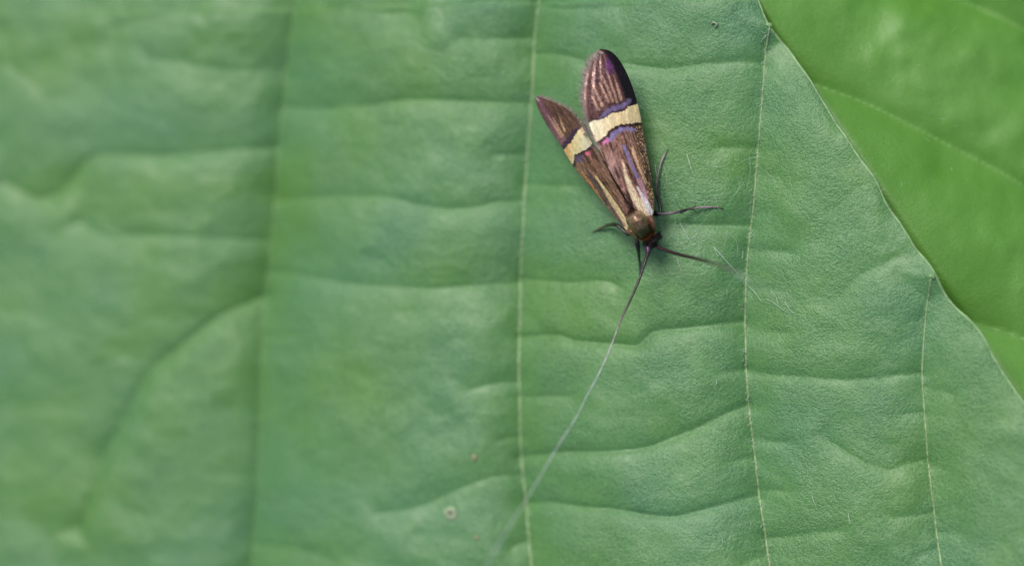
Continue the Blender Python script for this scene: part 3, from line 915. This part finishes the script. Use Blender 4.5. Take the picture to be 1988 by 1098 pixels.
wl, LA, LB, LZA, LZB = wing(L_costa, L_dors, [(0, g + .17), (.15, g + .13), (.5, g + .06), (.8, gl + .09), (1, gl + .13)],
                            [(0, g + .21), (.1, g + .25), (.3, g + .295), (.6, g + .27), (1, gl + .15)], .03, paint_left, 'steeply folded forewing with cream band and pink spot')

def fringe(pts, outs, n, lmin, lmax, parent, zfun, spread=.35):
    """many fine hair scales along the outer wing margin"""
    C = resample(pts, n)
    vv, ff = [], []
    for i in range(n):
        p = C[i] + np.array([random.uniform(-2, 2), random.uniform(-2, 2)])
        t = i / (n - 1)
        ang = np.interp(t, [o[0] for o in outs], [o[1] for o in outs]) + random.gauss(0, spread)
        ln = random.uniform(lmin, lmax) * np.interp(t, [0, .1, .9, 1], [.35, 1, 1, .7])
        z = zfun(t) + random.uniform(-.012, .012)
        d = np.array([math.cos(ang), -math.sin(ang)])
        q = np.array([-d[1], d[0]])
        w = random.uniform(.35, .8)
        a, b2, m1, m2, tip = p - d * 5 + q * w, p - d * 5 - q * w, p + d * ln * .6 + q * w * .8, p + d * ln * .6 - q * w * .8, p + d * ln
        o = len(vv)
        for (s, zz) in ((a, z), (b2, z), (m1, z - .006), (m2, z - .006), (tip, z - .015)):
            vv.append(W(s[0], s[1], zz))
        vv.append(W(p[0], p[1], z - .006))
        ff += [(o, o + 1, o + 3, o + 2), (o + 2, o + 3, o + 4), (o, o + 2, o + 5), (o + 2, o + 4, o + 5), (o + 4, o + 3, o + 5), (o + 3, o + 1, o + 5)]
    f_ = link_mesh('fringe', vv, ff, M['fringe'], parent, smooth=False)
    f_['kind'] = 'stuff'
    return f_
fringe([(1168, 97), (1148, 120), (1138, 148), (1134, 178), (1136, 208), (1143, 238), (1153, 264), (1164, 290)],
       [(0, 2.2), (.2, 2.5), (.5, 2.9), (.75, 2.75), (1, 2.4)], 480, 5, 15, wr, lambda t: np.interp(t, [0, .5, 1], [g + .215, g + .27, g + .315]))
fringe([(1042, 189), (1060, 196), (1084, 206), (1108, 220), (1126, 240), (1140, 262)],
       [(0, 1.9), (.3, 1.5), (.7, 1.1), (1, .9)], 380, 4, 13, wl, lambda t: np.interp(t, [0, .5, 1], [gl + .14, gl + .2, g + .27]))

# body: abdomen, thorax, neck and head in one surface
AX = np.array([-.57, -.82])      # photo direction from head to tail
ringdef = [  # along the axis from the thorax centre (photo px, + towards the tail), half width, half height, centre z, colour
 (215, .2, .2, .10, (60, 42, 36)), (205, 6, 6, .10, (60, 42, 36)), (170, 13, 13, .115, (64, 46, 38)), (120, 17, 17, .13, (66, 48, 40)), (70, 19, 19, .145, (70, 52, 42)), (40, 20, 20, .16, (72, 54, 42)),
 (31, 9, 20, .185, (30, 20, 18)), (27, 14.5, 36, .195, (58, 40, 32)), (20, 18.5, 46, .203, (150, 120, 96)), (10, 20.5, 49, .202, (136, 108, 84)), (0, 22, 50, .198, (120, 96, 72)), (-9, 22, 47, .192, (108, 86, 64)), (-17, 19.5, 40, .182, (92, 72, 50)), (-24, 15, 28, .172, (82, 60, 38)),  # dark rear rim: shadow behind the dome put into the colour
 (-27, 12.5, 13, .158, (140, 86, 36)), (-31, 13, 13, .152, (70, 44, 30)), (-36, 16, 16, .148, (34, 22, 22)), (-42, 16.5, 16, .143, (26, 18, 20)), (-48, 13.5, 13, .136, (24, 16, 18)), (-53, 8, 8, .13, (26, 18, 20)), (-55.5, .2, .2, .128, (26, 18, 20))]
T0 = np.array([1241.5, 435.0])
nr = 40
# densify rings
rd = np.array([[r[0], r[1], r[2], r[3], *lin(r[4])] for r in ringdef])
tt_ = np.arange(len(rd)); ti = np.linspace(0, len(rd) - 1, 110)
rd = np.column_stack([np.interp(ti, tt_, rd[:, k]) for k in range(rd.shape[1])])
kk = np.array([.25, .5, .25])
for k in range(1, 7):
    rd[1:-1, k] = np.convolve(rd[:, k], kk, 'valid')
sd = np.array([-AX[1], AX[0]])
bv, bc_, bf = [], [], []
roll = math.radians(10)
for i, r in enumerate(rd):
    c0 = T0 + AX * r[0]
    for k in range(nr):
        th = 2 * math.pi * k / nr
        a = math.cos(th) * r[1]; h = math.sin(th) * r[2] * S
        # transverse crest on the thorax
        hh = h
        if -20 < r[0] < 24 and math.sin(th) > .2:
            hh += .006 * math.exp(-((r[0] - 8 + .25 * a) / 3.0) ** 2) * math.sin(th)
        p = c0 + sd * a
        bv.append(W(p[0], p[1], g + r[3] + hh))
        q = np.array(r[4:7])
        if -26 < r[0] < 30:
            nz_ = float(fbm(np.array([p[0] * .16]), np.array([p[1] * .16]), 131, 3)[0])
            q = q * (1 + 1.1 * nz_) * (.55 if abs(a) > r[1] * .93 else 1.0)  # shade of the furrow beside the tegulae put into the colour
        bc_.append(q)
for i in range(len(rd) - 1):
    for k in range(nr):
        bf.append((i * nr + k, i * nr + (k + 1) % nr, (i + 1) * nr + (k + 1) % nr, (i + 1) * nr + k))
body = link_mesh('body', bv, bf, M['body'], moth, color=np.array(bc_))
# shoulder plates over the wing bases
def tegula(cx, cy, ang, lx, ly, z, lz, colr, tilt):
    n, m = 14, 24
    vv, ff = [], []
    ca, sa = math.cos(ang), math.sin(ang)
    for i in range(n + 1):
        ph = (math.pi * .62) * i / n
        for k in range(m):
            th = 2 * math.pi * k / m
            a = math.sin(ph) * math.cos(th) * lx * (1 + .25 * math.cos(th)); b2 = math.sin(ph) * math.sin(th) * ly
            q = (cx + ca * a - sa * b2, cy + sa * a + ca * b2)
            vv.append(W(q[0], q[1], z + lz * math.cos(ph) + tilt * b2 * S))
    for i in range(n):
        for k in range(m):
            ff.append((i * m + k, (i + 1) * m + k, (i + 1) * m + (k + 1) % m, i * m + (k + 1) % m))
    return link_mesh('tegula', vv, ff, M['body'], moth, color=np.tile(np.array(lin(colr)), (len(vv), 1)))
tegula(1263, 430, math.radians(66), 17, 9.0, g + .205, .075, (116, 82, 64), -1.2)
tegula(1227.5, 449, math.radians(50), 17, 6.5, g + .185, .07, (124, 94, 66), 1.2)

def tuft(name, pts, n, ang0, sp, ln0, ln1, mat, z0, z1, w0=.5, w1=1.1):
    C = resample(pts, n)
    vv, ff = [], []
    for i in range(n):
        p = C[i] + np.array([random.gauss(0, 1.6), random.gauss(0, 1.6)])
        ang = ang0 + random.gauss(0, sp); ln = random.uniform(ln0, ln1)
        d = np.array([math.cos(ang), -math.sin(ang)]); q = np.array([-d[1], d[0]])
        w = random.uniform(w0, w1)
        t = i / max(1, n - 1)
        z = z0 + (z1 - z0) * math.sin(math.pi * t) + random.uniform(-.01, .012)
        zt = z + random.uniform(-.02, .015)
        o = len(vv)
        for (s, zz) in ((p + q * w, z), (p - q * w, z), (p + d * ln, zt), (p + d * ln * .4, z + .008)):
            vv.append(W(s[0], s[1], zz))
        ff += [(o, o + 1, o + 3), (o + 1, o + 2, o + 3), (o + 2, o, o + 3), (o, o + 2, o + 1)]
    t_ = link_mesh(name, vv, ff, mat, moth, smooth=False)
    t_['kind'] = 'stuff'
    return t_
tuft('collar', [(1242, 462), (1249, 464), (1256, 461), (1263, 454), (1270, 446)], 200, math.radians(-52), .45, 3, 6.5, M['orange'], g + .155, g + .185)
tuft('head_scales', [(1252, 470), (1260, 471), (1268, 466), (1276, 457), (1280, 450)], 170, math.radians(-50), .8, 4, 9, M['dark_hair'], g + .16, g + .20)
def eye(cx, cy, r, z, ry=1.0):
    vv, ff = [], []
    n, m = 14, 20
    for i in range(n + 1):
        for k in range(m):
            th = math.pi * i / n; ph = 2 * math.pi * k / m
            a = r * math.sin(th) * math.cos(ph); b2 = r * ry * math.sin(th) * math.sin(ph)
            q = np.array([cx, cy]) + AX * b2 + sd * a
            vv.append(W(q[0], q[1], z + r * S * math.cos(th)))
    for i in range(n):
        for k in range(m):
            ff.append((i * m + k, i * m + (k + 1) % m, (i + 1) * m + (k + 1) % m, (i + 1) * m + k))
    link_mesh('eye', vv, ff, M['eye'], moth)
eye(1279.5, 458.5, 6.4, g + .148, 1.15)
eye(1253.5, 474.5, 6.0, g + .135, 1.15)

def limb(name, pts, radii, colors, parent, n=8, step=.008):
    P = np.array([W(*p) for p in pts])
    C = catmull(P, step)
    # parameter of each sample along the control points
    s = np.concatenate([[0], np.cumsum(np.linalg.norm(np.diff(C, axis=0), axis=1))]); s /= s[-1]
    cs = np.concatenate([[0], np.cumsum(np.linalg.norm(np.diff(P, axis=0), axis=1))]); cs /= cs[-1]
    r = np.interp(s, cs, radii)
    cl = np.array([lin(c) for c in colors])
    cc = np.column_stack([np.interp(s, cs, cl[:, k]) for k in range(3)])
    v, f = tube(C, r, n)
    return link_mesh(name, v, f, M['limb'], parent, color=np.repeat(cc, n, axis=0))

def lz(px, py, d=.0):
    x, y = PX(px, py)
    return zat(float(x), float(y)) + d
DK, BR, GY = (24, 18, 20), (44, 35, 35), (130, 116, 120)
# legs: femur, tibia, tarsus, last joint resting on the leaf
limb('leg', [(1258, 424, g + .10), (1270, 411, g + .11), (1279, 415, g + .13), (1299, 414, g + .115), (1326, 409, lz(1326, 409, .07)), (1340, 405, lz(1340, 405, .045)), (1368, 402, lz(1368, 402, .022)), (1388, 402, lz(1388, 402, .008)), (1405, 404.5, lz(1405, 404, .004))],
     [.010, .009, .008, .007, .0082, .0055, .005, .0042, .0025], [DK, DK, DK, GY, DK, (70, 60, 50), (150, 132, 138), (130, 110, 108), (60, 50, 52)], moth)
limb('leg', [(1256, 410, g + .09), (1272, 416, g + .10), (1282, 413, g + .12), (1281, 396, g + .10), (1276, 380, lz(1276, 380, .085)), (1274, 363, lz(1274, 363, .06)), (1279, 331, lz(1279, 331, .03)), (1288, 305, lz(1288, 305, .014)), (1297, 290, lz(1297, 290, .004))],
     [.010, .0095, .008, .0085, .0095, .0045, .004, .0048, .0025], [DK, DK, DK, DK, DK, (80, 68, 66), (112, 100, 96), (150, 138, 136), (70, 62, 60)], moth)
limb('leg', [(1236, 446, g + .10), (1221, 454, g + .10), (1209, 446, g + .09), (1197, 437, g + .07), (1184, 436, lz(1184, 436, .06)), (1170, 441, lz(1170, 441, .03)), (1158, 446, lz(1158, 446, .012)), (1149, 451, lz(1149, 451, .004))],
     [.012, .011, .009, .010, .009, .007, .006, .003], [DK, DK, (84, 86, 78), DK, (60, 64, 44), (78, 84, 56), (92, 100, 70), (90, 100, 70)], moth)
limb('leg', [(1244, 450, g + .11), (1235, 461, g + .11), (1237, 472, g + .10), (1239, 483, g + .085), (1241, 500, lz(1241, 500, .045)), (1242, 516, lz(1242, 516, .018)), (1241, 533, lz(1241, 533, .004))],
     [.012, .010, .013, .010, .0065, .0055, .003], [DK, (120, 110, 90), DK, DK, DK, (60, 56, 58), (120, 120, 120)], moth)
limb('leg', [(1228, 420, g + .09), (1212, 400, g + .08), (1196, 378, lz(1196, 378, .05)), (1180, 350, lz(1180, 350, .02)), (1168, 328, lz(1168, 328, .004))],
     [.011, .011, .009, .006, .003], [DK, DK, BR, BR, BR], moth)
limb('leg', [(1254, 446, g + .10), (1264, 448, g + .07), (1266, 456, lz(1266, 456, .04)), (1266, 464, lz(1266, 464, .02)), (1265, 472, lz(1265, 472, .004))],
     [.011, .010, .008, .006, .003], [DK, DK, BR, BR, BR], moth)
def spur(leg, p0, p1):
    limb('spur', [p0, ((p0[0] + p1[0]) / 2, (p0[1] + p1[1]) / 2, (p0[2] + p1[2]) / 2 + .004), p1], [.0035, .003, .001], [BR, BR, DK], leg, 5)
legs = [o for o in moth.children if o.name.startswith('leg')]
spur(legs[0], (1339, 405.5, lz(1339, 405, .045)), (1351, 409, lz(1351, 409, .02)))
spur(legs[0], (1339, 405.5, lz(1339, 405, .045)), (1351, 399, lz(1351, 399, .03)))
spur(legs[0], (1318, 411, lz(1318, 411, .075)), (1328, 416, lz(1328, 416, .04)))
spur(legs[1], (1275, 364, lz(1275, 364, .06)), (1269, 354, lz(1269, 354, .04)))
spur(legs[1], (1275, 364, lz(1275, 364, .06)), (1282, 353, lz(1282, 353, .04)))
spur(legs[2], (1184, 436, lz(1184, 436, .06)), (1174, 434, lz(1174, 434, .03)))
# antennae: dark at the base, thread-like and whitish beyond
PU, PB, WH = (40, 24, 36), (46, 31, 33), (164, 172, 168)
limb('antenna', [(1259, 474, g + .15), (1259, 486, g + .165), (1254, 504, g + .19), (1248, 522, g + .20), (1238, 550, g + .215), (1222, 586, g + .23), (1205, 622, g + .26), (1183, 680, g + .31), (1163, 724, g + .36), (1140, 767, g + .42), (1117, 812, g + .49), (1090, 854, g + .57), (1058, 908, g + .68), (1025, 963, g + .80), (985, 1026, g + .95), (943, 1098, g + 1.1), (900, 1170, g + 1.25), (868, 1235, g + 1.35)],
     [.014, .011, .0072, .0068, .0064, .0055, .0046, .0038, .0031, .0028, .0026, .0026, .0026, .0026, .0026, .0026, .0026, .0026],
     [PU, PU, PU, PU, PB, PB, (104, 84, 88), (160, 160, 158), WH, WH, WH, WH, WH, WH, WH, WH, WH, WH], moth, 8, .02)
limb('antenna', [(1271, 470, g + .15), (1276, 479, g + .17), (1298, 487.5, g + .22), (1321, 494.5, g + .30), (1349, 501, g + .42), (1375, 508, g + .58), (1399, 515.5, g + .80), (1425, 527, g + 1.05), (1452, 543, g + 1.35), (1490, 562, g + 1.7), (1540, 590, g + 2.1)],
     [.013, .010, .0088, .0085, .008, .0072, .006, .0046, .0038, .0033, .0028], [PU, PB, PB, PB, PB, PB, (84, 66, 66), (150, 146, 148), WH, WH, WH], moth, 8, .02)
# scaly thick base of the long antenna
limb('antenna_base', [(1256, 474, g + .15), (1258, 481, g + .16), (1258.5, 487, g + .168), (1257, 493, g + .175)], [.013, .019, .015, .009], [(58, 34, 58), (76, 48, 78), (60, 36, 60), PU], moth)
# mouth palp under the head
limb('palp', [(1262, 470, g + .14), (1266, 479, g + .13), (1263, 486, g + .12)], [.009, .008, .004], [DK, DK, DK], moth)
